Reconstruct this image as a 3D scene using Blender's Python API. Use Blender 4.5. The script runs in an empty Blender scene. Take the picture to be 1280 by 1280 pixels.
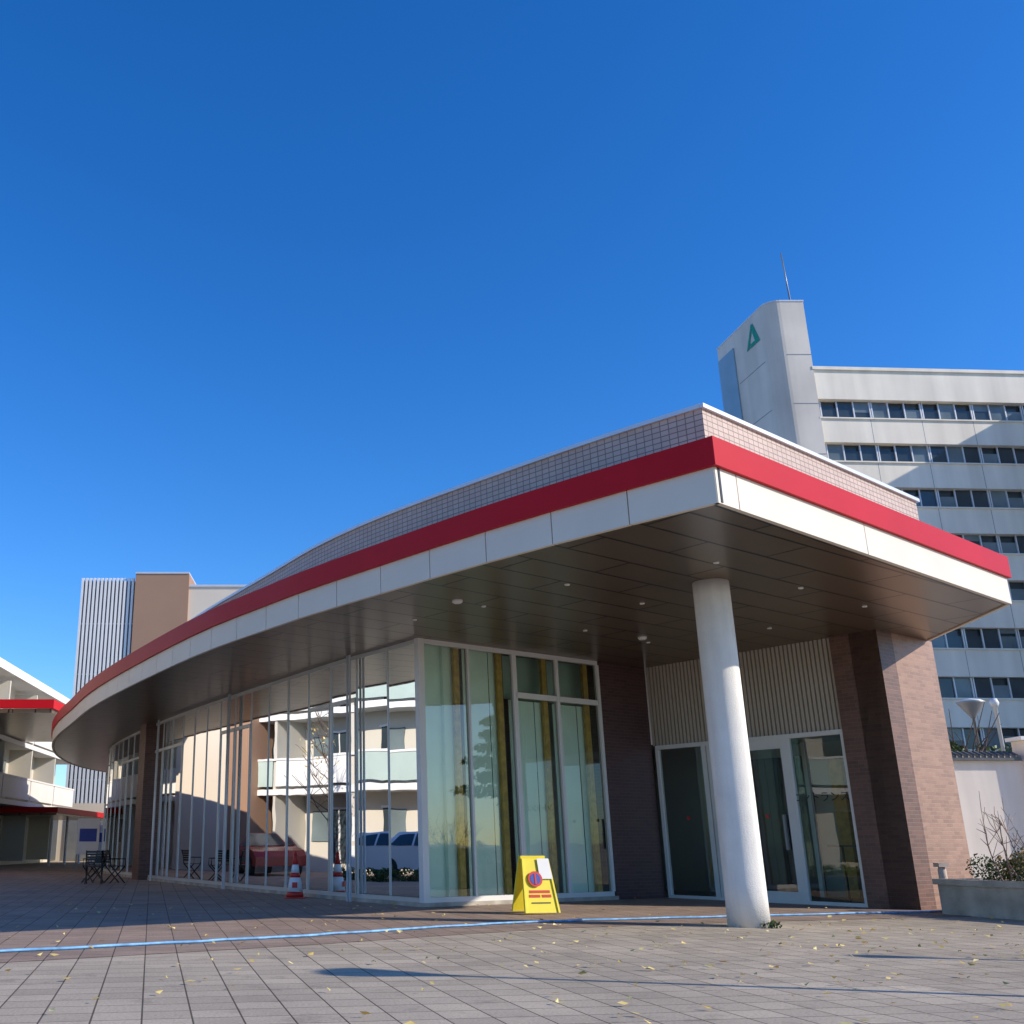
import bpy, math, random
from mathutils import Vector
random.seed(7)
S=1.1
A=(0.814,0.581); Bv=(-0.581,0.814)
sc=bpy.context.scene
# ---------------------------------------------------------------- materials
def newmat(n):
    m=bpy.data.materials.new(n); m.use_nodes=True
    nt=m.node_tree; b=nt.nodes['Principled BSDF']; return m,nt,b
def N(nt,t,**k):
    n=nt.nodes.new(t)
    for a,v in k.items(): setattr(n,a,v)
    return n
def L(nt,a,b): nt.links.new(a,b)
def col(c): return (c[0],c[1],c[2],1)
def plain(name,c,rough=.6,metal=0,var=.12,scale=3,bump=0.0,spec=.5,bscale=60,streak=0):
    m,nt,b=newmat(name)
    tc=N(nt,'ShaderNodeTexCoord'); no=N(nt,'ShaderNodeTexNoise'); no.inputs['Scale'].default_value=scale; no.inputs['Detail'].default_value=6
    L(nt,tc.outputs['Object'],no.inputs['Vector'])
    r=N(nt,'ShaderNodeValToRGB'); r.color_ramp.elements[0].position=.3; r.color_ramp.elements[1].position=.7
    r.color_ramp.elements[0].color=col([x*(1-var) for x in c]); r.color_ramp.elements[1].color=col([min(1,x*(1+var)) for x in c])
    L(nt,no.outputs['Fac'],r.inputs['Fac'])
    out=r.outputs['Color']
    if streak:
        mp=N(nt,'ShaderNodeMapping'); mp.inputs['Scale'].default_value=(1,1,.08); L(nt,tc.outputs['Object'],mp.inputs['Vector'])
        n3=N(nt,'ShaderNodeTexNoise'); n3.inputs['Scale'].default_value=streak; n3.inputs['Detail'].default_value=6; L(nt,mp.outputs[0],n3.inputs['Vector'])
        mr=N(nt,'ShaderNodeMapRange'); mr.inputs['From Min'].default_value=.3; mr.inputs['From Max'].default_value=.7; mr.inputs['To Min'].default_value=.84; mr.inputs['To Max'].default_value=1.06
        L(nt,n3.outputs['Fac'],mr.inputs['Value']); vm=N(nt,'ShaderNodeVectorMath',operation='SCALE'); L(nt,out,vm.inputs[0]); L(nt,mr.outputs[0],vm.inputs['Scale']); out=vm.outputs[0]
    L(nt,out,b.inputs['Base Color'])
    b.inputs['Roughness'].default_value=rough; b.inputs['Metallic'].default_value=metal; b.inputs['Specular IOR Level'].default_value=spec
    if bump:
        n2=N(nt,'ShaderNodeTexNoise'); n2.inputs['Scale'].default_value=bscale; n2.inputs['Detail'].default_value=4
        L(nt,tc.outputs['Object'],n2.inputs['Vector'])
        bp=N(nt,'ShaderNodeBump'); bp.inputs['Strength'].default_value=bump; bp.inputs['Distance'].default_value=.01
        L(nt,n2.outputs['Fac'],bp.inputs['Height']); L(nt,bp.outputs['Normal'],b.inputs['Normal'])
    return m
def brick(name,c1,c2,mortar,w,h,ms=.008,offset=.5,rough=.6,uv=True,rotz=0,bump=.4,bigvar=.15,spec=.4,bigscale=.6,metal=0,fine=0,stain=0):
    m,nt,b=newmat(name)
    tc=N(nt,'ShaderNodeTexCoord'); src=tc.outputs['UV' if uv else 'Object']
    mp=N(nt,'ShaderNodeMapping'); mp.inputs['Rotation'].default_value[2]=rotz; L(nt,src,mp.inputs['Vector'])
    br=N(nt,'ShaderNodeTexBrick'); br.offset=offset; br.squash=1
    br.inputs['Scale'].default_value=1; br.inputs['Brick Width'].default_value=w; br.inputs['Row Height'].default_value=h
    br.inputs['Mortar Size'].default_value=ms; br.inputs['Mortar Smooth'].default_value=.2; br.inputs['Bias'].default_value=0
    br.inputs['Color1'].default_value=col(c1); br.inputs['Color2'].default_value=col(c2); br.inputs['Mortar'].default_value=col(mortar)
    L(nt,mp.outputs['Vector'],br.inputs['Vector'])
    def ranged(scale,lo,hi,a,bb,detail=8):
        no=N(nt,'ShaderNodeTexNoise'); no.inputs['Scale'].default_value=scale; no.inputs['Detail'].default_value=detail; no.inputs['Roughness'].default_value=.65
        L(nt,tc.outputs['Object'],no.inputs['Vector'])
        mr=N(nt,'ShaderNodeMapRange'); mr.inputs['From Min'].default_value=lo; mr.inputs['From Max'].default_value=hi
        mr.inputs['To Min'].default_value=a; mr.inputs['To Max'].default_value=bb
        L(nt,no.outputs['Fac'],mr.inputs['Value']); return mr.outputs['Result']
    def mul(x,y):
        mm=N(nt,'ShaderNodeMath',operation='MULTIPLY'); L(nt,x,mm.inputs[0]); L(nt,y,mm.inputs[1]); return mm.outputs[0]
    fac=ranged(bigscale,.3,.7,1-bigvar,1+bigvar)
    if fine: fac=mul(fac,ranged(45,.3,.7,1-fine,1+fine,5))
    if stain: fac=mul(fac,ranged(2.6,.30,.44,1-stain,1,5))
    vm=N(nt,'ShaderNodeVectorMath',operation='SCALE'); L(nt,br.outputs['Color'],vm.inputs[0]); L(nt,fac,vm.inputs['Scale'])
    L(nt,vm.outputs['Vector'],b.inputs['Base Color'])
    b.inputs['Roughness'].default_value=rough; b.inputs['Specular IOR Level'].default_value=spec; b.inputs['Metallic'].default_value=metal
    if bump:
        inv=N(nt,'ShaderNodeMath',operation='SUBTRACT'); inv.inputs[0].default_value=1; L(nt,br.outputs['Fac'],inv.inputs[1])
        bp=N(nt,'ShaderNodeBump'); bp.inputs['Strength'].default_value=bump; bp.inputs['Distance'].default_value=.004
        L(nt,inv.outputs[0],bp.inputs['Height']); L(nt,bp.outputs['Normal'],b.inputs['Normal'])
    return m
def glassmat(name,tint,minr=.08,ior=1.55,rcol=(1,1,1)):
    m=bpy.data.materials.new(name); m.use_nodes=True; nt=m.node_tree; nt.nodes.clear()
    o=N(nt,'ShaderNodeOutputMaterial'); mx=N(nt,'ShaderNodeMixShader'); t=N(nt,'ShaderNodeBsdfTransparent'); g=N(nt,'ShaderNodeBsdfGlossy')
    t.inputs['Color'].default_value=col(tint); g.inputs['Roughness'].default_value=.005; g.inputs['Color'].default_value=col(rcol)
    fr=N(nt,'ShaderNodeFresnel'); fr.inputs['IOR'].default_value=ior
    ma=N(nt,'ShaderNodeMath',operation='MULTIPLY_ADD'); ma.inputs[1].default_value=1.2; ma.inputs[2].default_value=minr; ma.use_clamp=True
    tc=N(nt,'ShaderNodeTexCoord'); no=N(nt,'ShaderNodeTexNoise'); no.inputs['Scale'].default_value=.7; L(nt,tc.outputs['Object'],no.inputs['Vector'])
    bp=N(nt,'ShaderNodeBump'); bp.inputs['Strength'].default_value=.05; bp.inputs['Distance'].default_value=.05; L(nt,no.outputs['Fac'],bp.inputs['Height'])
    L(nt,bp.outputs['Normal'],g.inputs['Normal'])
    L(nt,fr.outputs[0],ma.inputs[0]); L(nt,ma.outputs[0],mx.inputs[0]); L(nt,t.outputs[0],mx.inputs[1]); L(nt,g.outputs[0],mx.inputs[2]); L(nt,mx.outputs[0],o.inputs[0])
    return m
ROT=math.radians(-10)
M={}
M['paver']=brick('paver',(.49,.415,.315),(.385,.325,.25),(.11,.09,.07),.33,.33,.007,0,.85,False,ROT,.5,.2,.2,.35,0,.24,.26)
M['paver2']=brick('paver_brown',(.36,.265,.205),(.29,.215,.17),(.10,.075,.06),.33,.33,.007,0,.85,False,ROT,.5,.18,.2,.7,0,.22,.24)
M['red']=plain('red_metal',(.50,.007,.014),.45,0,.05,1,spec=.15)
M['cream']=plain('cream_panel',(.73,.655,.53),.42,0,.04,1)
M['soffit']=brick('soffit_panels',(.20,.148,.098),(.175,.13,.086),(.012,.010,.008),2.6,.66,.022,.5,.30,False,-math.atan2(A[1],A[0]),.6,.06,.6,.5,.5)
M['tile']=brick('parapet_tile',(.56,.43,.36),(.49,.37,.31),(.22,.155,.125),.12,.075,.007,0,.5,True,0,.4,.06)
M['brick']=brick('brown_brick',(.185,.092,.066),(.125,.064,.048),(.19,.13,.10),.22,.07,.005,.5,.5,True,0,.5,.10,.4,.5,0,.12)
M['bricksun']=brick('sunlit_brick',(.37,.215,.15),(.27,.155,.11),(.33,.23,.17),.22,.07,.005,.5,.5,True,0,.5,.10,.4,.5,0,.12)  # brown brick again, with sunlight put into its colour for the lit face
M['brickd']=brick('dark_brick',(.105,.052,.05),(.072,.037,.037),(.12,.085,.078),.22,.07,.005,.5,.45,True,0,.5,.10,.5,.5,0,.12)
M['white']=plain('white_paint',(.74,.73,.69),.45,0,.03,2)
M['alu']=plain('aluminium_frame',(.60,.60,.57),.4,.2,.04,2)
M['column']=plain('stucco_column',(.84,.81,.75),.85,0,.05,3,.9,.3,80,4)
M['cap']=plain('coping_metal',(.68,.68,.68),.35,.3,.04,2)
M['rib']=plain('ribbed_panel',(.50,.44,.36),.6,0,.04,1)
M['ribdark']=plain('ribbed_gap',(.23,.19,.15),.7,0,.04,1)
M['glass']=glassmat('facade_glass',(.52,.70,.62),.19,1.55)
M['glassA']=glassmat('side_glass',(.86,.96,.90),.035,1.45)
M['wood']=plain('ochre_wood',(.56,.31,.06),.5,0,.25,8)
M['blind']=plain('roller_blind',(.80,.87,.77),.8,0,.04,2)
M['int']=plain('interior_plaster',(.38,.41,.36),.8,0,.05,1)
M['intfloor']=plain('interior_floor',(.22,.20,.16),.5,0,.1,1)
M['black']=plain('black_metal',(.02,.02,.02),.4,0,.1,3)
M['conc']=plain('concrete_white',(.86,.79,.66),.8,0,.06,.25,.3,.3,10,.7)
M['conct']=plain('tower_concrete',(.68,.63,.55),.85,0,.12,.2,.3,.3,10,.5)
M['conc2']=plain('concrete_planter',(.46,.42,.35),.85,0,.22,3,.6,.3,40,3)
M['winD']=plain('dark_window',(.035,.05,.06),.08,0,.3,.3)
M['winL']=plain('pale_window',(.15,.19,.20),.12,0,.35,.4)
M['brownclad']=plain('brown_cladding',(.36,.215,.135),.7,0,.05,.3)
M['beige']=plain('beige_render',(.70,.61,.49),.8,0,.04,.3)
M['louver']=plain('white_louver',(.78,.77,.74),.5,0,.03,.5)
M['louverback']=plain('louver_backing',(.20,.20,.21),.6,0,.1,.5)
M['wallw']=plain('white_render',(.76,.68,.60),.85,0,.05,1,streak=2)
M['kawara']=plain('roof_tile_grey',(.10,.10,.10),.5,0,.2,6)
M['yellow']=plain('yellow_plastic',(.85,.70,.04),.45,0,.07,4)
M['paper']=plain('white_paper',(.8,.8,.8),.7,0,.02,4)
M['blue']=plain('blue_print',(.03,.06,.35),.5,0,.05,4)
M['redp']=plain('red_print',(.6,.03,.02),.45,0,.08,6)
M['hose']=plain('blue_hose',(.16,.38,.64),.5,0,.35,9)
M['rail']=plain('balcony_rail_glass',(.46,.56,.51),.2,0,.1,.6)
M['apt']=plain('apartment_wall',(.58,.54,.46),.8,0,.05,.4)
M['carw']=plain('white_car_paint',(.80,.80,.80),.2,0,.02,1)
M['carr']=plain('red_car_paint',(.40,.02,.02),.2,0,.03,1)
M['tyre']=plain('tyre_rubber',(.03,.03,.03),.8,0,.1,5)
M['chrome']=plain('alloy',(.5,.5,.52),.25,.9,.05,5)
M['logo']=plain('green_logo',(.0,.27,.16),.5,0,.05,1)
M['bluestrip']=plain('blue_glass_strip',(.25,.36,.42),.2,0,.15,.2)
M['bark']=plain('bark',(.14,.10,.075),.9,0,.3,12)
M['twig']=plain('pale_twigs',(.34,.24,.19),.9,0,.3,12)
M['line']=plain('white_road_paint',(.72,.72,.68),.7,0,.2,12)
M['grey']=plain('grey_steel',(.28,.29,.30),.4,.4,.08,3)
M['ivory']=plain('post_stone',(.58,.47,.38),.8,0,.1,8)
def leafmat(n,a,b,s=2.0):
    m,nt,bs=newmat(n); tc=N(nt,'ShaderNodeTexCoord'); no=N(nt,'ShaderNodeTexNoise'); no.inputs['Scale'].default_value=s; no.inputs['Detail'].default_value=4
    L(nt,tc.outputs['Object'],no.inputs['Vector']); r=N(nt,'ShaderNodeValToRGB'); r.color_ramp.elements[0].position=.38; r.color_ramp.elements[1].position=.62
    r.color_ramp.elements[0].color=col(a); r.color_ramp.elements[1].color=col(b); L(nt,no.outputs['Fac'],r.inputs[0]); L(nt,r.outputs[0],bs.inputs['Base Color']); bs.inputs['Roughness'].default_value=.6
    return m
M['leafg']=leafmat('leaf_green',(.03,.06,.015),(.10,.15,.03))
M['leafy']=leafmat('leaf_mixed',(.16,.17,.04),(.50,.27,.10),9)
M['leafd']=leafmat('leaf_pine',(.012,.03,.012),(.04,.07,.025),1.5)
M['leaff']=leafmat('leaf_fallen',(.55,.36,.07),(.80,.68,.28),1.5)
# ---------------------------------------------------------------- batching
ROOT={}; BAT={}
def root(name):
    if name not in ROOT:
        e=bpy.data.objects.new(name,None); sc.collection.objects.link(e); ROOT[name]=e
    return ROOT[name]
def add(rt,part,mat,verts,faces,uvs=None,smooth=False):
    k=(rt,part,mat,smooth)
    d=BAT.setdefault(k,([],[],[]))
    o=len(d[0]); d[0].extend([(v[0]*S,v[1]*S,v[2]*S) for v in verts])
    for i,f in enumerate(faces):
        d[1].append([o+j for j in f]); d[2].append(uvs[i] if uvs else None)
def flush():
    for (rt,part,mat,sm),(v,f,uv) in BAT.items():
        me=bpy.data.meshes.new(part); me.from_pydata(v,[],f); me.update()
        ul=me.uv_layers.new(name='UVMap')
        for p in me.polygons:
            u0=uv[p.index]
            if u0:
                for li,q in zip(p.loop_indices,u0): ul.data[li].uv=(q[0]*S,q[1]*S)
            else:
                n=p.normal
                if abs(n.z)>.9: t=(1,0); 
                else:
                    l=math.hypot(n.x,n.y); t=(-n.y/l,n.x/l)
                for li in p.loop_indices:
                    c=me.vertices[me.loops[li].vertex_index].co
                    ul.data[li].uv=(c.x,c.y) if abs(n.z)>.9 else (c.x*t[0]+c.y*t[1],c.z)
            p.use_smooth=sm
        me.materials.append(M[mat])
        ob=bpy.data.objects.new(part,me); sc.collection.objects.link(ob)
        if rt is None: ob.name=part
        else: ob.parent=root(rt)
BF=[(3,2,1,0),(4,5,6,7),(0,1,5,4),(1,2,6,5),(2,3,7,6),(3,0,4,7)]
def fbox(rt,part,mat,o,d,s0,s1,n0,n1,z0,z1):
    nx,ny=-d[1],d[0]
    P=lambda s,n:(o[0]+d[0]*s+nx*n,o[1]+d[1]*s+ny*n)
    q=[P(s0,n0),P(s1,n0),P(s1,n1),P(s0,n1)]
    v=[(*p,z0) for p in q]+[(*p,z1) for p in q]
    add(rt,part,mat,v,BF)
def unit(a,b):
    l=math.hypot(b[0]-a[0],b[1]-a[1]); return ((b[0]-a[0])/l,(b[1]-a[1])/l),l
def seg(rt,part,mat,a,b,n0,n1,z0,z1,g=0):
    d,l=unit(a,b); fbox(rt,part,mat,a,d,g,l-g,n0,n1,z0,z1)
def prism(rt,part,mat,poly,z0,z1):
    n=len(poly); ar=sum(poly[i][0]*poly[(i+1)%n][1]-poly[(i+1)%n][0]*poly[i][1] for i in range(n))
    if ar<0: poly=poly[::-1]
    v=[(*p,z0) for p in poly]+[(*p,z1) for p in poly]
    f=[tuple(range(n-1,-1,-1)),tuple(range(n,2*n))]+[(i,(i+1)%n,n+(i+1)%n,n+i) for i in range(n)]
    add(rt,part,mat,v,f)
def revolve(rt,part,mat,c,prof,n=32,smooth=True,cap=True):
    v=[];f=[]
    for r,z in prof:
        for i in range(n):
            a=2*math.pi*i/n; v.append((c[0]+r*math.cos(a),c[1]+r*math.sin(a),c[2]+z))
    for k in range(len(prof)-1):
        for i in range(n):
            j=(i+1)%n; f.append((k*n+i,k*n+j,(k+1)*n+j,(k+1)*n+i))
    if cap: f.append(tuple(range(n-1,-1,-1))); f.append(tuple(range((len(prof)-1)*n,len(prof)*n)))
    add(rt,part,mat,v,f,None,smooth)
def tube(rt,part,mat,pts,r0,r1=None,n=8,smooth=True):
    r1=r0 if r1 is None else r1
    v=[];f=[];m=len(pts)
    for k,p in enumerate(pts):
        p=Vector(p); a=Vector(pts[max(0,k-1)]); b=Vector(pts[min(m-1,k+1)]); t=(b-a).normalized()
        up=Vector((0,0,1)) if abs(t.z)<.9 else Vector((1,0,0)); x=t.cross(up).normalized(); y=x.cross(t)
        r=r0+(r1-r0)*k/(m-1)
        for i in range(n):
            q=p+x*(r*math.cos(2*math.pi*i/n))+y*(r*math.sin(2*math.pi*i/n)); v.append(tuple(q))
    for k in range(m-1):
        for i in range(n):
            j=(i+1)%n; f.append((k*n+i,k*n+j,(k+1)*n+j,(k+1)*n+i))
    f.append(tuple(range(n))); f.append(tuple(range((m-1)*n,m*n))[::-1])
    add(rt,part,mat,v,f,None,smooth)
def catmull(pts,sub=8):
    out=[]; P=[pts[0]]+list(pts)+[pts[-1]]
    for i in range(1,len(P)-2):
        for k in range(sub):
            t=k/sub; p0,p1,p2,p3=P[i-1],P[i],P[i+1],P[i+2]
            out.append(tuple(.5*((2*p1[j])+(-p0[j]+p2[j])*t+(2*p0[j]-5*p1[j]+4*p2[j]-p3[j])*t*t+(-p0[j]+3*p1[j]-3*p2[j]+p3[j])*t**3) for j in range(len(p1))))
    out.append(tuple(pts[-1])); return out
def resample(pts,step):
    out=[pts[0]]; acc=0
    for a,b in zip(pts,pts[1:]):
        l=math.dist(a,b); 
        while acc+l>=step:
            t=(step-acc)/l; a=tuple(a[j]+(b[j]-a[j])*t for j in range(len(a))); out.append(a); l=math.dist(a,b); acc=0
        acc+=l
    if math.dist(out[-1],pts[-1])>step*.3: out.append(pts[-1])
    return out
def strip(rt,part,mat,pts,z0,z1,th):
    n=len(pts); off=[]
    for i in range(n):
        d,_=unit(pts[max(0,i-1)],pts[min(n-1,i+1)]); off.append((pts[i][0]+d[1]*th,pts[i][1]-d[0]*th))
    s=0
    for i in range(n-1):
        a,b=pts[i],pts[i+1]; c,e=off[i+1],off[i]; l=math.dist(a,b)
        v=[(*a,z0),(*b,z0),(*c,z0),(*e,z0),(*a,z1),(*b,z1),(*c,z1),(*e,z1)]
        fs=[(3,2,1,0)[::-1],(4,5,6,7)[::-1],(0,1,5,4)[::-1],(2,3,7,6)[::-1]]
        uv=[[(0,0)]*4,[(0,0)]*4,[(s,z1),(s+l,z1),(s+l,z0),(s,z0)],[(s+l,z0),(s,z0),(s,z1),(s+l,z1)]]
        add(rt,part,mat,v,fs,uv); s+=l
    for i in (0,n-1):
        a,e=pts[i],off[i]; add(rt,part,mat,[(*a,z0),(*e,z0),(*e,z1),(*a,z1)],[(0,1,2,3)])
def leaves(rt,part,mat,blobs,n,size,flat=0):
    v=[];f=[]
    for _ in range(n):
        b=random.choice(blobs); 
        while True:
            p=[random.uniform(-1,1) for _ in range(3)]
            r=sum(x*x for x in p)
            if r<1 and r>.15*random.random(): break
        c=Vector((b[0]+p[0]*b[3],b[1]+p[1]*b[3],b[2]+p[2]*b[4]))
        d=Vector([random.gauss(0,1) for _ in range(3)]).normalized(); e=d.orthogonal().normalized(); g=d.cross(e); s=size*random.uniform(.6,1.3)
        o=len(v); v+=[tuple(c-e*s),tuple(c-g*s*.5),tuple(c+e*s),tuple(c+g*s*.5)]; f.append((o,o+1,o+2,o+3))
    add(rt,part,mat,v,f)
# ---------------------------------------------------------------- ground
add(None,'ground','paver',[(-2500,-2500,0),(2500,-2500,0),(2500,2500,0),(-2500,2500,0)],[(0,1,2,3)])
hp=catmull([(-14,4.6,0),(-8,7.6,0),(-3.27,10.67,0),(-.6,12.35,0),(2.24,14.45,0),(5.2,15.6,0),(9.3,16.9,0)],10)
poly=[(p[0]+.35,p[1]-.75) for p in hp[::5]]+[(10.5,17.6),(8.9,19.5),(6.3,21.5),(1.4,18.3),(-1,22.6),(-6,33),(-9,42),(-30,60),(-40,40)]
add(None,'brown_pavement','paver2',[(*p,.004) for p in poly],[tuple(range(len(poly)))])
hose=[(p[0]+.03*math.sin(i*.9)+random.uniform(-.012,.012),p[1]+.025*math.sin(i*.53+1),.022) for i,p in enumerate(catmull(hp,3))]
tube(None,'blue_hose','hose',hose,.015,n=6)
add(None,'painted_line','line',[(8.9,13.9,.004),(30,17,.004),(30,17.12,.004),(8.9,14.0,.004)],[(0,1,2,3)])
# ---------------------------------------------------------------- main pavilion
R='pavilion_building'
ZS=4.487; ZM=4.897; ZT=5.23; ZP=5.84
outer=[(4.04,10.46),(3.36,11.2),(2.63,12.02),(1.92,12.87),(1.26,13.73),(.595,14.63),(-.05,15.5),(-.69,16.4),(-1.25,17.27),(-2.49,19.24),(-3.85,21.8),(-5.62,25.4),(-6.91,28.3),(-8.18,31.6),(-9.6,35.3),(-10.8,39.1),(-11.8,43.5),(-12.4,48),(-12.4,52),(-11.5,56),(-9,59)]
oc=catmull(outer,8); RE=(10.24,15.37); RB=(10.62,18.35)
inner=[(-4,60),(6,58),(12,40)]
prism(R,'soffit','soffit',[ (p[0]+.03,p[1]+.03) for p in oc[::2]]+inner+[RB,RE],ZS+.02,ZS+.1)
prism(R,'roof_deck','cap',[ (p[0]+.03,p[1]+.03) for p in oc[::2]]+inner+[RB,RE],ZT-.12,ZT-.04)
pan=resample(oc,1.09)
for a,b in zip(pan,pan[1:]): 
    seg(R,'fascia_panels','cream',a,b,-.06,0,ZS,ZM,.008)
strip(R,'fascia_backing','black',[(p[0]+.05,p[1]+.03) for p in oc],ZS+.012,ZT-.13,.04)
redo=[]
n=len(oc)
for i in range(n):
    d,_=unit(oc[max(0,i-1)],oc[min(n-1,i+1)]); redo.append((oc[i][0]-d[1]*.05,oc[i][1]+d[0]*.05))
redo[0]=(4.04-A[0]*.05-Bv[0]*.05,10.46-A[1]*.05-Bv[1]*.05)
strip(R,'red_fascia','red',redo,ZM,ZT,.2)
dr,lr=unit(outer[0],RE)
for s0,s1 in ((0,.42),(.42,3.35),(3.35,lr)):
    fbox(R,'fascia_panels','cream',outer[0],dr,s0+.008,s1-.008,0,.06,ZS,ZM)
fbox(R,'fascia_backing','black',outer[0],dr,.05,lr-.05,.07,.12,ZS+.012,ZT-.13)
fbox(R,'red_fascia','red',outer[0],dr,-.05,lr+.05,-.05,.15,ZM+.002,ZT+.002)
de,le=unit(RE,RB)
fbox(R,'fascia_panels','cream',RE,de,.006,le,0,.06,ZS,ZM); fbox(R,'red_fascia','red',RE,de,.15,le,-.05,.1,ZM,ZT)
par=catmull([(4.16,10.93),(2.9,12.3),(.88,14.8),(-.3,16.6),(-1.3,18.6),(-3.4,22.96),(-4.6,26.5),(-4.6,31),(-2,36)],8)
strip(R,'tile_parapet','tile',par,ZT-.1,ZP-.05,.12)
strip(R,'parapet_coping','cap',[(p[0]-.03,p[1]-.02) for p in par],ZP-.05,ZP,.2)
PE=(8.45,14.35); dp,lp=unit(par[0],PE)
fbox(R,'tile_parapet','tile',par[0],dp,.0,lp,0,.12,ZT-.1,ZP-.05)
fbox(R,'parapet_coping','cap',par[0],dp,-.03,lp+.04,-.04,.16,ZP-.052,ZP-.002)
fbox(R,'tile_parapet','tile',PE,Bv,.0,3,-.0,.12,ZT-.1,ZP-.05)
fbox(R,'parapet_coping','cap',PE,Bv,.0,3,-.04,.16,ZP-.054,ZP-.004)
for (x,y) in [(3.2,14.2),(4.6,15.4),(6.0,16.4),(4.9,13.0),(6.6,14.4),(8.1,15.6),(2.2,15.6),(1.2,16.6),(4.2,17.5),(5.6,18.6),(7.3,17.3)]:
    revolve(R,'downlights','white',(x,y,ZS+.004),[(.035,0),(.04,.02)],16)
for (x,y) in [(1.75,15.2),(5.35,18.1)]: revolve(R,'smoke_detectors','white',(x,y,ZS-.03),[(.05,0),(.08,.02),(.08,.06)],20)
# front glazing
GC=(1.38,18.25); K=(6.29,21.44); AF,LF=unit(GC,K)
def pane(part,mat,a,b,z0,z1): add(R,part,mat,[(*a,z0),(*b,z0),(*b,z1),(*a,z1)],[(0,1,2,3)])
def PA(s,n=0): return (GC[0]+AF[0]*s-AF[1]*n,GC[1]+AF[1]*s+AF[0]*n)
ge=4.46
fbox(R,'plinth','conc2',GC,AF,-.05,LF-1.3,-.06,.2,0,.07)
fbox(R,'front_frames','white',GC,AF,.07,ge,-.05,.05,.07,.15)
fbox(R,'front_frames','white',GC,AF,.07,ge,-.05,.05,ZS-.06,ZS+.02)
fbox(R,'front_frames','white',GC,AF,-.06,.07,-.06,.06,.07,ZS+.02)
bays=[.07,1.1,2.2,3.33,ge]
for i,s in enumerate(bays[1:]): 
    w=.022 if i<2 else .035
    fbox(R,'front_frames','white',GC,AF,s-w,s+w,-.045,.045,.15,ZS-.06)
for i in (2,3): fbox(R,'front_frames','white',GC,AF,bays[i]+.045,bays[i+1]-.045,-.04,.04,3.62,3.72)
fbox(R,'front_frames','white',GC,AF,bays[2]+.03,bays[2]+.08,-.04,.04,.15,ZS-.06)
pane('front_glass','glassA',PA(.07),PA(ge),.15,ZS-.06)
for s in (.98,2.02,3.16,4.28):
    fbox(R,'wood_fins','wood',GC,AF,s-.13,s-.01,.07,.14,.1,ZS)
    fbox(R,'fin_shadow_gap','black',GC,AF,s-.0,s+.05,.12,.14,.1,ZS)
for i in range(4):
    top=ZS if i<2 else 3.6
    for j in range(3):
        w=(bays[i+1]-bays[i]-.14)/3; s=bays[i]+.02+j*w
        fbox(R,'blinds','blind',GC,AF,s+.006,s+w-.004,.17+.015*(j%2),.18+.015*(j%2),.12,top)
    if i>=2: fbox(R,'upper_blinds','rail',GC,AF,bays[i]+.03,bays[i+1]-.05,.4,.42,3.65,ZS)
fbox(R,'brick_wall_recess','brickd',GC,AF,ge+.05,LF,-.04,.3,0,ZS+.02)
# curved glazing
gcur=catmull([GC,(.9,19.07),(.31,19.98),(-.35,21.15),(-.99,22.4),(-2.2,24.7),(-3.45,27.2),(-4.7,29.8),(-5.9,32.5),(-7.8,37.2),(-9.2,41.5),(-9.8,46),(-9.5,52)],10)
gp=resample(gcur,1.03)
for i,(a,b) in enumerate(zip(gp,gp[1:])):
    d,l=unit(a,b)
    pane('curved_glass','glass',a,b,.15,ZS)
    seg(R,'curved_frames','alu',a,b,-.03,.03,.07,.14,.0); seg(R,'curved_frames','alu',a,b,-.03,.03,ZS-.05,ZS+.02)
    seg(R,'plinth','conc2',a,b,-.15,.05,0,.07)
    if i>0:
        w=.028 if i in (5,11,17) else .013
        fbox(R,'curved_frames','alu',a,d,-w,w,-.02,.018,.14,ZS-.05)
        fbox(R,'mullion_gaskets','black',a,d,w,w+.014,-.02,.008,.14,ZS-.05)
    if i in (2,3,7,8,12,13,14,17,18,19): 
        fbox(R,'curved_frames','alu',a,d,.03,l-.02,-.03,.022,3.62,3.70)
        fbox(R,'curved_frames','alu',a,d,.03,.07,-.03,.022,.14,3.62); fbox(R,'curved_frames','alu',a,d,l-.06,l-.02,-.03,.022,.14,3.62)
    if i in (3,5,6,9): fbox(R,'wood_fins','wood',a,d,.05,.09,-.42,-.28,.1,ZS)
    if i in (0,1,2,4,7): fbox(R,'blinds','blind',a,d,.12,l-.12,-.62,-.60,.12,ZS)
for i in (2,8,14):
    a=gp[i]; d,_=unit(gp[i],gp[i+1]); ox,oy=-d[1]*.16,d[0]*.16
    for t in (0,.1):
        tube(R,'downpipes','alu',[(a[0]+ox+d[0]*t,a[1]+oy+d[1]*t,0),(a[0]+ox+d[0]*t,a[1]+oy+d[1]*t,ZS+.02)],.024,n=10)
a=gp[15]; d,_=unit(gp[15],gp[16]); fbox(R,'brick_pier','brick',a,d,-.1,.75,-.2,.32,0,ZS+.02)
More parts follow.
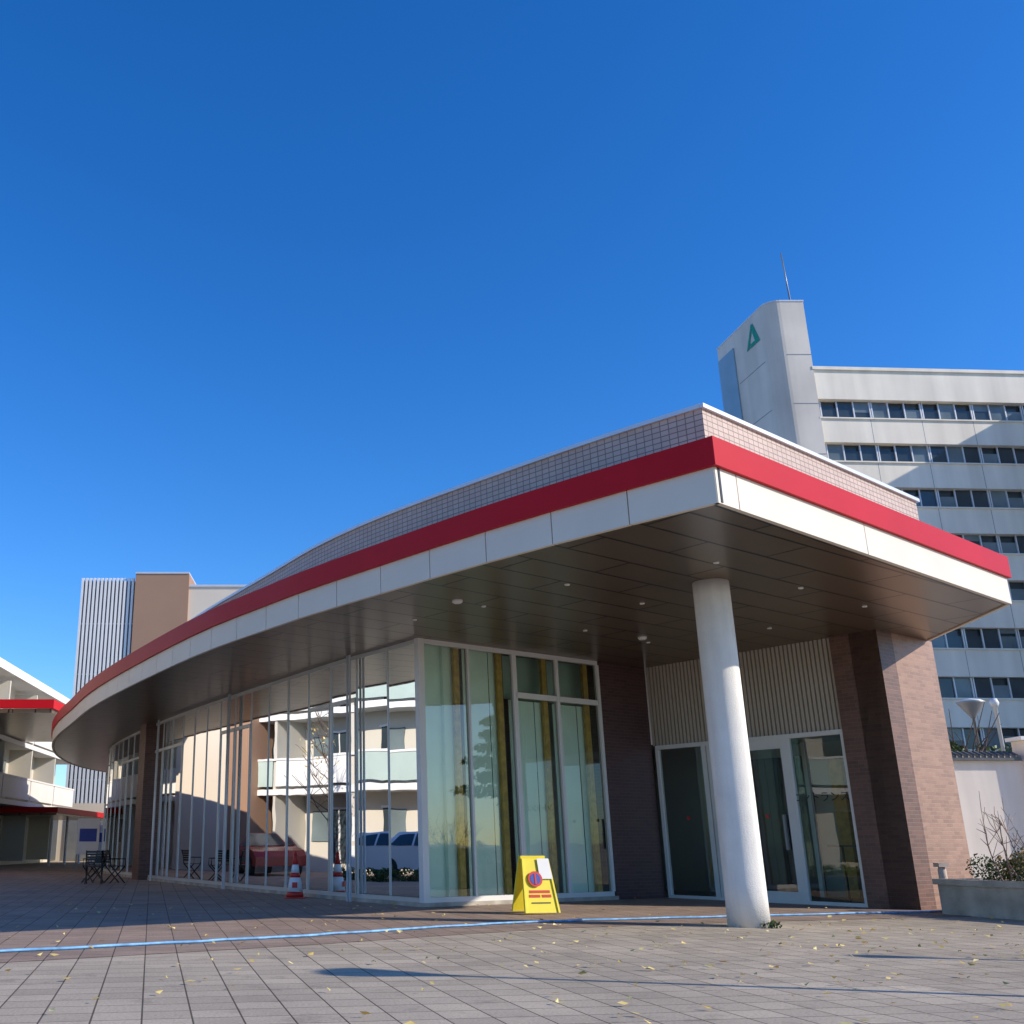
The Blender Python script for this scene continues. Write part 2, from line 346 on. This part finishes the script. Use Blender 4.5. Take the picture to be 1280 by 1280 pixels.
# entrance wall
W=(9.17,17.41)
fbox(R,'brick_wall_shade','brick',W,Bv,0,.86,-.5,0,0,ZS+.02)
fbox(R,'brick_wall','bricksun',W,A,.0,1.93,.002,.5,0,ZS+.018)
d0=.86;d1=4.85
fbox(R,'ribbed_backing','ribdark',W,Bv,d0,d1+.1,-.3,-.1,2.9,ZS+.02)
s=d0+.02
while s<d1+.05:
    fbox(R,'ribbed_cladding','rib',W,Bv,s,s+.055,-.1,-.07,2.9,ZS+.02); s+=.085
fbox(R,'door_frames','white',W,Bv,d0,d1,-.12,-.03,2.82,2.9)
fbox(R,'door_frames','white',W,Bv,d0,d1,-.12,-.03,0,.06)
for s,w in ((d0+.03,.035),(2.0,.09),(2.88,.06),(3.6,.05),(3.72,.05),(4.82,.035)):
    fbox(R,'door_frames','white',W,Bv,s-w,s+w,-.12,-.03,.06,2.82)
fbox(R,'door_frames','white',W,Bv,2.09,3.55,-.10,-.05,2.66,2.82)
fbox(R,'door_frames','white',W,Bv,2.09,3.55,-.10,-.05,.06,.2)
fbox(R,'door_handles','grey',W,Bv,2.14,2.18,-.02,.03,.9,1.5); fbox(R,'door_handles','grey',W,Bv,3.45,3.49,-.02,.03,.9,1.5)
def PB(s,n=0): return (W[0]+Bv[0]*s-Bv[1]*n,W[1]+Bv[1]*s+Bv[0]*n)
pane('door_glass','glassA',PB(d0,-.07),PB(d1,-.07),.06,2.82)
for s in (2.5,3.2,4.2): fbox(R,'door_stickers','redp',W,Bv,s,s+.06,-.062,-.058,1.45,1.51)
fbox(R,'vestibule','int',W,Bv,.6,7,-2.6,-2.5,0,3.2)
fbox(R,'vestibule','int',W,Bv,.5,.6,-2.5,-.5,0,3.2); fbox(R,'vestibule_floor','intfloor',W,Bv,.6,7,-2.5,-.13,.005,.03)
fbox(R,'vestibule','int',W,Bv,.6,4.85,-2.5,-.31,2.95,3.0)
fbox(R,'vestibule_counter','white',W,Bv,3.9,4.6,-1.6,-1.3,.03,1.0)
fbox(R,'vestibule_screen','wood',W,Bv,2.2,2.45,-2.3,-2.2,.03,2.6)
fbox(R,'vestibule_screen','wood',W,Bv,1.15,1.35,-2.3,-2.2,.03,2.6)
fbox(R,'vestibule_screen','winD',W,Bv,3.0,4.5,-2.48,-2.44,.03,2.7)
for s in (1.5,2.9,4.2): fbox(R,'vestibule_frames','white',W,Bv,s-.04,s+.04,-2.2,-2.12,.03,2.95)
for s in (1.2,1.7): fbox(R,'rail_stand','black',W,Bv,s,s+.02,-1.0,-.96,.03,.95)
fbox(R,'rail_stand','black',W,Bv,1.1,1.9,-1.15,-.8,.95,.98)
inn=[]
for i in range(0,len(gcur),10):
    p=gcur[i]; d,_=unit(gcur[max(0,i-1)],gcur[min(len(gcur)-1,i+1)]); inn.append((p[0]+d[1]*4.0,p[1]-d[0]*4.0))
inn[0]=(5.2,21.1)
for k,(a,b) in enumerate(zip(inn,inn[1:])):
    seg(R,'inner_wall','int' if k%2 else 'brickd',a,b,-.1,0,0,ZS)
    seg(R,'inner_doors','winD',a,b,.0,.03,.1,2.4,.7)
fl=gcur[::5]+inn[::-1]
add(R,'inner_floor','intfloor',[(*p,.06) for p in fl],[tuple(range(len(fl)))])
for i in (4,9,14,20):
    a=gp[i]; d,_=unit(gp[i],gp[i+1]); c=(a[0]+d[1]*2.2,a[1]-d[0]*2.2,.06); revolve(R,'inner_columns','white',c,[(.2,0),(.2,ZS-.06)],20)
fbox(R,'rear_wall','beige',RB,unit(RB,(12,40))[0],.3,21,.0,.2,0,ZS+.02)
revolve(R,'round_column','column',(5.2,14.1,0),[(.262,0),(.258,.5),(.25,2.5),(.247,4.3),(.247,ZS+.03)],48)
leaves(R,'column_weeds','leafg',[(5.38,13.82,.04,.12,.05)],60,.03)
fc=bpy.data.curves.new('entrance_lettering','FONT'); fc.body='エントランス棟'; fc.size=.2; fc.extrude=.004; fc.align_x='CENTER'
fo=bpy.data.objects.new('entrance_lettering',fc); sc.collection.objects.link(fo); fo.parent=root(R); fc.materials.append(M['black'])
pp=PB(1.38,-.06); fo.location=(pp[0]*S,pp[1]*S,1.72*S); fo.rotation_euler=(math.pi/2,0,math.atan2(-Bv[1],-Bv[0]))
# ---------------------------------------------------------------- hospital
H='hospital_building'; HO=(35.2,70); HD,_=unit((0,0),(1,.05))
fbox(H,'core','winD',HO,HD,0,34,.6,14,0,33.5)
zt=34.8
fbox(H,'bands','conc',HO,HD,0,34,0,.7,32.45,zt)
fbox(H,'coping','conc',HO,HD,0,34,-.15,.7,zt,zt+.25)
for k in range(10):
    zc=31.7-3.42*k
    fbox(H,'bands','conc',HO,HD,0,34,0,.7,zc-.72-1.98,zc-.72)
    fbox(H,'sills','conc',HO,HD,0,34,-.12,0,zc-.85,zc-.75)
    for q in range(1,9): fbox(H,'band_joints','grey',HO,HD,q*3.9-.02,q*3.9+.02,-.005,.0,zc-2.68,zc-.88)
    s=.4
    while s<34:
        for q in (0,1.25,2.5,3.75): fbox(H,'window_frames','cap',HO,HD,s+q,s+q+.09,.35,.45,zc-.72,zc+.72)
        for q in (0,1.25,2.5): fbox(H,'panes','winL' if random.random()<.45 else 'winD',HO,HD,s+q+.1,s+q+1.25,.45,.5,zc-.72,zc+(.72 if random.random()<.5 else .2))
        if random.random()<.3:
            q=random.choice((0,1.25,2.5)); fbox(H,'window_blinds','winL',HO,HD,s+q+.1,s+q+1.25,.43,.45,zc+random.uniform(-.2,.4),zc+.72)
        s+=3.9
arc=[(33.5-1.15*math.sin(t*math.pi/16),71.15-1.15*math.cos(t*math.pi/16)) for t in range(0,9)]
prism(H,'stair_tower','conct',[(35.3,78),(35.3,70.0-.1)]+[(p[0],p[1]-.1) for p in arc]+[(31.55,78)],0,40.5)
prism(H,'tower_cap','cap',[(35.3,78),(35.33,69.85)]+[(p[0]-.03,p[1]-.14) for p in arc]+[(31.5,78)],40.5,40.62)
fd,_=unit((32.35,71.15),(31.55,78))
fbox(H,'glass_strip','bluestrip',(32.35,71.15),fd,4.2,6.8,0,.12,0,39.3)
for z in (4,8,12,16,20,24,28,32,36): 
    fbox(H,'tower_joints','grey',(32.35,71.05),fd,.1,4.1,0,.02,z,z+.05); fbox(H,'tower_joints','grey',(33.5,69.9),(1,0),0,1.8,-.02,0,z,z+.05)
def LP(s,z): 
    q=(32.35+fd[0]*s-fd[1]*.04,71.05+fd[1]*s+fd[0]*.04); return (*q,z)
add(H,'logo','logo',[LP(2.4,38.0),LP(2.05,38.0),LP(1.15,39.7),LP(1.35,39.9)],[(0,1,2,3)])
add(H,'logo','logo',[LP(.35,38.0),LP(.95,38.0),LP(1.3,39.1),LP(1.15,39.9)],[(0,1,2,3)])
add(H,'logo','logo',[LP(1.9,38.0),LP(1.0,38.0),LP(1.15,38.35),LP(1.75,38.35)],[(0,1,2,3)])
tube(H,'antenna','grey',[(34.9,71,40.5),(34.7,71,45.4)],.07,.045,6); tube(H,'antenna','grey',[(34.2,71.5,40.5),(34.2,71.5,41.6)],.05,n=6)
fbox(H,'offscreen_shadow_wing','conc',(56,54),(1,0),0,14,0,17,0,zt)  # unseen wing, added to cast the diagonal shadow on the facade
# ---------------------------------------------------------------- background annex
X='louvered_annex'
fbox(X,'louver_backing','louverback',(-18.2,70),(1,0),0,3.8,.3,6,0,18.6)
s=0
while s<3.8:
    fbox(X,'louvers','louver',(-18.2,70),(1,0),s,s+.15,0,.25,3.2,18.75); s+=.27
for z in (5,8.5,12,15.5): fbox(X,'louver_rails','louver',(-18.2,70),(1,0),0,3.8,.255,.3,z,z+.1)
fbox(X,'brown_core','brownclad',(-14.4,69.8),(1,0),0,3.75,0,8,0,19.0)
fbox(X,'beige_wing','beige',(-10.65,70),(1,0),0,22,0,8,0,18.1)
fbox(X,'coping','cap',(-10.65,70),(1,0),0,22,-.1,8,18.1,18.25)
fbox(X,'coping','cap',(-14.4,69.8),(1,0),0,3.75,-.06,8,19.0,19.12)
fbox(X,'base_wall','beige',(-19.5,66),(1,0),0,12,0,.3,0,3.4)
for i in range(5): fbox(X,'shutters','grey',(-19,66),(1,0),i*2.0,i*2.0+1.6,-.05,0,.1,2.6)
# ---------------------------------------------------------------- long balcony block on the left
Q='balcony_apartment_block'; QO=(-14.6,14.0); QD,_=unit((0,0),(-.03,1)); QL=50
fbox(Q,'wall','apt',QO,QD,0,QL,1.2,9,0,8.6)
fbox(Q,'roof_edge','louver',QO,QD,-.2,QL+.2,-.2,9.2,8.6,9.0)
for fl_ in range(3):
    z=.2+2.8*fl_
    if fl_>0:
        fbox(Q,'balcony_slabs','louver',QO,QD,0,QL,0,1.2,z-.22,z)
        s=0
        while s<QL:
            fbox(Q,'balcony_rails','rail' if (int(s/5)%2==0 and s<24) else 'louver',QO,QD,s+.1,s+4.9,0,.05,z+.1,z+1.05)
            fbox(Q,'rail_caps','louver',QO,QD,s,s+5,-.03,.08,z+1.05,z+1.13)
            s+=5
    s=0
    while s<QL:
        fbox(Q,'partitions','apt',QO,QD,s-.08,s+.08,.06,1.2,z,z+2.58)
        fbox(Q,'windows','winD',QO,QD,s+.5,s+2.1,1.15,1.2,z+.15,z+2.0)
        fbox(Q,'window_frames','louver',QO,QD,s+1.27,s+1.33,1.12,1.15,z+.15,z+2.0)
        fbox(Q,'window_frames','louver',QO,QD,s+.42,s+2.18,1.12,1.15,z+2.0,z+2.08)
        fbox(Q,'windows','winL',QO,QD,s+3.0,s+4.3,1.15,1.2,z+.9,z+2.0)
        s+=5
fbox(Q,'brown_bay','brownclad',QO,QD,21.0,23.2,-.5,1.1,0,8.59); fbox(Q,'plain_bay','beige',QO,QD,23.25,27.5,-.45,1.1,0,8.58)
def fan(s,z,r=.3):
    v=[]
    for i in range(24):
        a=2*math.pi*i/24; ss=s+r*math.cos(a); v.append((QO[0]+QD[0]*ss+QD[1]*.62,QO[1]+QD[1]*ss-QD[0]*.62,z+r*math.sin(a)))
    add(Q,'ac_fans','grey',v,[tuple(range(24))])
for s in (5.5,13.6):
    for z in (.15,1.1):
        fbox(Q,'ac_units','louver',QO,QD,s,s+1.05,-.6,-.2,z,z+.8)
        fan(s+.42,z+.4)
# canopies on the left
C='connecting_canopy'
fbox(C,'red_edge','red',(-26,40),(1,0),0,14.9,0,.15,5.98,6.32)
fbox(C,'red_edge','red',(-11.1,40.15),(0,1),0,12,0,.15,5.98,6.32)
fbox(C,'soffit','soffit',(-26,40.1),(1,0),0,14.8,.1,12,5.83,5.98)
for x in (-24,-17): tube(C,'posts','white',[(x,50,0),(x,50,5.83)],.12,n=12)
C2='walkway_canopy'
fbox(C2,'red_edge','red',(-20,52),(1,0),0,6.2,0,.15,2.45,2.72); fbox(C2,'red_edge','red',(-13.8,52.15),(0,1),0,12,0,.15,2.45,2.72)
fbox(C2,'roof','soffit',(-20,52.1),(1,0),0,6.1,.1,12,2.35,2.45)
for y in (52.6,55.6,58.6,61.6): tube(C2,'posts','white',[(-14.2,y,0),(-14.2,y,2.35)],.07,n=8)
# ---------------------------------------------------------------- right-hand boundary
V='white_boundary_wall'
fbox(V,'wall','wallw',(12.2,24),(1,.0),0,3.3,0,.25,0,2.8)
fbox(V,'tile_coping','kawara',(12.2,24),(1,.0),-.1,3.2,-.12,.37,2.8,2.92)
for i in range(24): tube(V,'tile_coping','kawara',[(12.2+i*.135,23.86,2.90),(12.2+i*.135,24.12,3.0)],.04,n=6)
fbox(V,'pier','wallw',(15.05,23.8),(1,.0),.45,6,0,.5,0,3.25)
fbox(V,'pier_cap','louver',(15.0,23.75),(1,.0),.4,6.1,0,.6,3.25,3.33)
P='concrete_planter'
PD,_=unit((9.0,16.5),(9.75,13.9)); PO=(9.0,16.5)
fbox(P,'side','conc2',PO,PD,0,2.6,0,.16,0,.42); fbox(P,'back','conc2',PO,PD,0,.16,.16,6,0,.42); fbox(P,'front','conc2',PO,PD,2.44,2.6,.16,6,0,.42)
fbox(P,'rim','conc2',PO,PD,-.04,2.64,-.05,.22,.42,.5); fbox(P,'rim','conc2',PO,PD,-.04,.2,.22,6,.42,.5); fbox(P,'rim','conc2',PO,PD,2.4,2.64,.22,6,.42,.5)
fbox(P,'soil','bark',PO,PD,.16,2.44,.16,6,.1,.4)
def pt(s,n): return (PO[0]+PD[0]*s-PD[1]*n,PO[1]+PD[1]*s+PD[0]*n)
G1='planter_shrub'
bl=[]
for i in range(46):
    s,n_=random.uniform(.25,2.3),random.uniform(.3,3.0); q=pt(s,n_); bl.append((*q,.56+random.uniform(0,.2)+(.15 if i<10 else 0),.2,.2))
leaves(G1,'foliage','leafy',bl[:30],10500,.024); leaves(G1,'foliage_green','leafg',bl[22:],7000,.024)
T='bare_sapling'
for b in range(16):
    q=pt(random.uniform(.3,1.8),random.uniform(.35,1.6)); x,y,z=q[0],q[1],.4; pts=[(x,y,z)]
    dx,dy=random.uniform(-.1,.1),random.uniform(-.1,.1)
    for k in range(6): x+=dx+random.uniform(-.04,.04); y+=dy; z+=random.uniform(.13,.21); pts.append((x,y,z))
    tube(T,'stems','twig',pts,.011,.004,5)
    for k in range(12):
        p0=random.choice(pts[1:]); tube(T,'twigs','twig',[p0,(p0[0]+random.uniform(-.22,.22),p0[1]+random.uniform(-.22,.22),p0[2]+random.uniform(.05,.28))],.006,.003,4)
revolve('bollard','post','ivory',(9.35,16.95,0),[(.06,0),(.06,.62),(.045,.66)],12); fbox('bollard','cap','ivory',(9.27,16.87),(1,0),0,.16,0,.16,.66,.72)
def lamp(name,x,y,h,hr=.42):
    tube(name,'pole','grey',[(x,y,0),(x,y,h-.5)],.05,.04,10)
    k=hr/.42
    revolve(name,'head','grey',(x,y,h-.5),[(.06,0),(.1*k,.05),(.42*k,.42),(.44*k,.46)],20); revolve(name,'cap','white',(x,y,h-.04),[(.44*k,0),(.3*k,.06),(.05,.1)],20)
    revolve(name,'base','grey',(x,y,0),[(.13,0),(.13,.12),(.08,.16)],12)
lamp('street_lamp',18.2,30,4.95,.36)
lamp('street_lamp.001',7.9,6.8,4.3,.28)
lamp('street_lamp.002',12.6,8.1,4.2,.14)
tube('white_pole','pole','white',[(18.0,28.6,0),(18.0,28.6,4.6)],.05,n=10); revolve('white_pole','lamp','white',(18.0,28.6,4.6),[(.08,0),(.12,.1),(.08,.22)],14)
T='garden_tree'
tube(T,'trunk','bark',[(17.2,29,0),(17.3,29,2.2),(17.2,29.1,3.6)],.12,.05)
leaves(T,'crown','leafg',[(17.4+random.uniform(-.9,.9),29+random.uniform(-.8,.8),3.0+random.uniform(-.5,.7),.4,.3) for _ in range(14)],3600,.07)
for i in range(16):
    a=i*2.4; tube(T,'bare_branches','bark',[(17.2,29,2.6),(17.2+.5*math.cos(a),29+.5*math.sin(a),3.5),(17.2+1.0*math.cos(a+.3),29+1.0*math.sin(a+.3),3.9+.05*i)],.03,.008,5)
T='pine_tree'
tube(T,'trunk','bark',[(40,10,0),(40.2,10.1,4),(39.9,10,9.3)],.35,.08)
bl=[]
for i in range(22):
    z=3.2+6.2*i/22; r=3.4*(1-i/26); a=i*2.4; c=(40+r*.7*math.cos(a),10+r*.7*math.sin(a),z)
    tube(T,'limbs','bark',[(40,10,z-.4),c],.1,.03,6); bl.append((*c,r*.45+.3,.35))
leaves(T,'needles','leafd',bl,7000,.17)
# cone
c=(-.90,21.15); q=1.07
fbox('traffic_cone','base','redp',(c[0]-.2,c[1]-.2),(1,0),0,.4,0,.4,.0,.03)
def rr(z): return q*(.155*(1-z/.82)+.01)
for z0,z1,m in ((.03,.12,'redp'),(.12,.36,'paper'),(.36,.44,'redp'),(.44,.58,'paper'),(.58,.74,'redp')):
    revolve('traffic_cone','band_'+m,m,(*c,0),[(rr(z0),z0*q),(rr(z1),z1*q)],28)
revolve('traffic_cone','tip','redp',(*c,0),[(.03,.74*q),(.032,.78*q),(.015,.8*q)],16)
fbox('traffic_cone','notice','redp',(c[0]-.05,c[1]-.155),(1,0),0,.1,0,.01,.2,.3)
# A-frame sign
g='a_frame_sign'; o=Vector((2.92,16.55,0)); th=math.radians(14)
ex=Vector((math.cos(th),math.sin(th),0)); ey=Vector((-math.sin(th),math.cos(th),0))
def slab(part,mat,u0,u1,t0,t1,side,off,thick):
    def pnt(u,t,q):
        base=o+ey*(side*.22)*(1-t)+ey*(side*.03)*t; up=Vector((0,0,.03+.76*t)); taper=1-.22*t
        return base+up+ex*(u*taper)+ey*(side*q)
    v=[tuple(pnt(u,t,q)) for q in (off,off+thick) for u,t in ((u0,t0),(u1,t0),(u1,t1),(u0,t1))]
    add(g,part,mat,v,[(0,1,2,3),(7,6,5,4),(0,4,5,1),(1,5,6,2),(2,6,7,3),(3,7,4,0)])
for sd_ in (-1,1): 
    slab('panel','yellow',-.25,.25,0.0,1,sd_,0,.025)
    slab('rim','yellow',-.28,-.25,0,1,sd_,0,.045); slab('rim','yellow',.25,.28,0,1,sd_,0,.045)
slab('notice','paper',.03,.27,.62,1.0,-1,.048,.003)
slab('text','redp',-.18,.18,.36,.41,-1,.028,.003); slab('text','redp',-.19,.0,.28,.33,-1,.028,.003); slab('text','redp',.03,.19,.28,.33,-1,.028,.003)
slab('text','black',-.16,.16,.17,.19,-1,.028,.003)
def disc(part,mat,cu,ct,r,off):
    v=[]
    for i in range(28):
        a=2*math.pi*i/28; u=cu+r*math.cos(a); t=ct+r*math.sin(a)/.8
        base=o-ey*.22*(1-t)-ey*.03*t-ey*off; v.append(tuple(base+Vector((0,0,.03+.76*t))+ex*u))
    add(g,part,mat,v,[tuple(range(28))])
disc('ring','redp',-.05,.62,.115,.055); disc('disc','blue',-.05,.62,.084,.059)
slab('bar','redp',-.075,-.045,.52,.72,-1,.062,.003)
fbox(g,'top','yellow',(o.x-.2,o.y-.06),(math.cos(th),math.sin(th)),0,.4,0,.1,.77,.83)
def chair(name,x,y,r):
    d=(math.cos(r),math.sin(r)); O=(x,y)
    def P3(s,n,z): return (x+d[0]*s-d[1]*n,y+d[1]*s+d[0]*n,z)
    for n_ in (-.2,.2):
        tube(name,'legs','black',[P3(-.22,n_,0),P3(.2,n_,.44)],.018,n=6); tube(name,'legs','black',[P3(.22,n_,0),P3(-.2,n_,.44),P3(-.3,n_,.84)],.018,n=6)
        tube(name,'arms','black',[P3(-.24,n_,.62),P3(.2,n_,.62),P3(.2,n_,.44)],.016,n=6)
    for i in range(6): fbox(name,'seat','black',O,d,-.2+i*.07,-.14+i*.07,-.2,.2,.43,.45)
    for i in range(5):
        z=.52+i*.065; s=-.2-.1*(z-.44)/.4; fbox(name,'backrest','black',O,d,s-.01,s+.01,-.2,.2,z,z+.05)
chair('folding_chair',-6.75,29.6,2.6); chair('folding_chair.001',-6.1,29.3,.6); chair('folding_chair.002',-7.1,31.4,3.4); chair('folding_chair.003',-6.5,28.6,1.7)
for nm,x,y,w in (('notice_board',-9.9,44,.9),('notice_board.001',-12.6,60,1.0)):
    fbox(nm,'board','paper',(x-w,y),(1,0),0,w,0,.06,.6,2.0); fbox(nm,'print','blue',(x-w,y),(1,0),.1,w-.1,-.01,0,1.1,1.6); fbox(nm,'legs','grey',(x-w,y),(1,0),0,.05,0,.06,0,.6); fbox(nm,'legs','grey',(x-w,y),(1,0),w-.05,w,0,.06,0,.6)
def car(name,x,y,ang,paint):
    d=(math.cos(ang),math.sin(ang)); w=.78
    def P3(s,n,z): return (x+d[0]*s-d[1]*n,y+d[1]*s+d[0]*n,z)
    prof=[(-1.95,.3),(-2.0,.6),(-1.95,.88),(-1.55,.95),(-1.0,1.33),(.2,1.36),(.95,.92),(1.75,.78),(1.98,.6),(1.98,.3)]
    n=len(prof); v=[]
    for sd,ww in ((-1,1),(1,1)):
        for s,z in prof: v.append(P3(s,sd*(w if z<1 else w*.78),z))
    f=[tuple(range(n))[::-1],tuple(range(n,2*n))]+[(i,(i+1)%n,n+(i+1)%n,n+i) for i in range(n)]
    add(name,'body',paint,v,f)
    for sd in (-1,1):
        q=[(-1.25,.97),(-.9,1.27),(-.35,1.29),(-.35,.96)]; q2=[(-.28,.96),(-.28,1.29),(.15,1.3),(.72,.95)]
        for qq in (q,q2):
            add(name,'side_windows','winD',[P3(s,sd*((w if z<1 else w*.8)+.012),z) for s,z in qq],[(0,1,2,3)])
        for s in (-1.25,1.25):
            vv=[];m=20
            for t in (0,1):
                for i in range(m): a=2*math.pi*i/m; vv.append(P3(s+.31*math.cos(a),sd*(w-.12+.16*t),.31+.31*math.sin(a)))
            add(name,'wheels','tyre',vv,[tuple(range(m)),tuple(range(m,2*m))]+[(i,(i+1)%m,m+(i+1)%m,m+i) for i in range(m)])
            vv=[P3(s+.2*math.cos(2*math.pi*i/m),sd*(w+.05),.31+.2*math.sin(2*math.pi*i/m)) for i in range(m)]
            add(name,'hubs','chrome',vv,[tuple(range(m))])
    add(name,'windscreen','winD',[P3(.27,-.58,1.345),P3(.27,.58,1.345),P3(.92,.7,.955),P3(.92,-.7,.955)],[(0,1,2,3)])
car('parked_car',-11.3,23.6,math.radians(-75),'carw')
car('parked_car.001',-12.6,32.6,math.radians(-55),'carr')
T='hedge'
leaves(T,'foliage','leafg',[(-9.9,12+i*.5,.14,.3,.22) for i in range(32)],9000,.05)
for nm,x,y in (('bare_tree',-10.5,21.0),('bare_tree.001',-11.6,29)):
    tube(nm,'trunk','bark',[(x,y,0),(x+.1,y,2),(x,y+.1,4.5)],.08,.03)
    for i in range(26):
        z=1.6+i*.12; a=i*2.4; l=1.5-.03*i; p1=(x+l*.5*math.cos(a),y+l*.5*math.sin(a),z+.5); p2=(x+l*math.cos(a),y+l*math.sin(a),z+1.2)
        tube(nm,'branches','bark',[(x,y,z),p1,p2],.02,.007,5)
        for j in range(4): tube(nm,'twigs','bark',[p1,(p1[0]+random.uniform(-.6,.6),p1[1]+random.uniform(-.6,.6),p1[2]+random.uniform(.2,.8))],.01,.004,4)
    leaves(nm,'last_leaves','leaff',[(x,y,3.8,1.3,1.1)],160,.06)
v=[];f=[]
for _ in range(620):
    x=random.uniform(-6,11); y=random.uniform(4.6,19)
    if random.random()<.35: x=random.gauss(5,2.2); y=random.gauss(11,2.5)
    a=random.uniform(0,6.28); s=random.uniform(.018,.048); o_=len(v)
    for k,m_ in enumerate((1,.6,1,.5)):
        q=[0,1.57,3.14,4.71][k]; v.append((x+s*m_*math.cos(a+q),y+s*m_*math.sin(a+q),.012+random.uniform(0,.03)))
    f.append((o_,o_+1,o_+2,o_+3))
add(None,'fallen_leaves','leaff',v,f)
flush()
# ---------------------------------------------------------------- light
az=(.956,-.292); el=math.radians(27.5)
sd=Vector((az[0]*math.cos(el),az[1]*math.cos(el),math.sin(el)))
sl=bpy.data.lights.new('sun','SUN'); sl.energy=5.0; sl.angle=math.radians(.5); sl.color=(1,.90,.76)
so=bpy.data.objects.new('sun',sl); sc.collection.objects.link(so); so.rotation_euler=sd.to_track_quat('Z','Y').to_euler(); so.location=(30,-10,30)
w=bpy.data.worlds.new('World'); sc.world=w; w.use_nodes=True; nt=w.node_tree; bg=nt.nodes['Background']
sk=N(nt,'ShaderNodeTexSky',sky_type='NISHITA'); sk.sun_disc=False; sk.sun_elevation=el; sk.sun_rotation=math.atan2(az[0],az[1]); sk.ozone_density=2.5; sk.dust_density=.3; sk.air_density=1.0; sk.altitude=0
hs=N(nt,'ShaderNodeHueSaturation'); hs.inputs['Saturation'].default_value=1.36
tn=N(nt,'ShaderNodeVectorMath',operation='MULTIPLY'); tn.inputs[1].default_value=(.80,1.04,1.40)
L(nt,sk.outputs[0],hs.inputs['Color']); L(nt,hs.outputs[0],tn.inputs[0]); L(nt,tn.outputs[0],bg.inputs['Color']); bg.inputs['Strength'].default_value=.148
sc.view_settings.view_transform='Standard'; sc.view_settings.look='None'; sc.view_settings.exposure=0
# ---------------------------------------------------------------- camera
cd=bpy.data.cameras.new('camera'); co=bpy.data.objects.new('camera',cd); sc.collection.objects.link(co); sc.camera=co
cd.sensor_width=36; cd.lens=36*1285/1280; cd.shift_x=(640-427)/1280; cd.clip_end=6000
co.location=(0,0,S); co.rotation_euler=(math.radians(90+17.9),0,0)
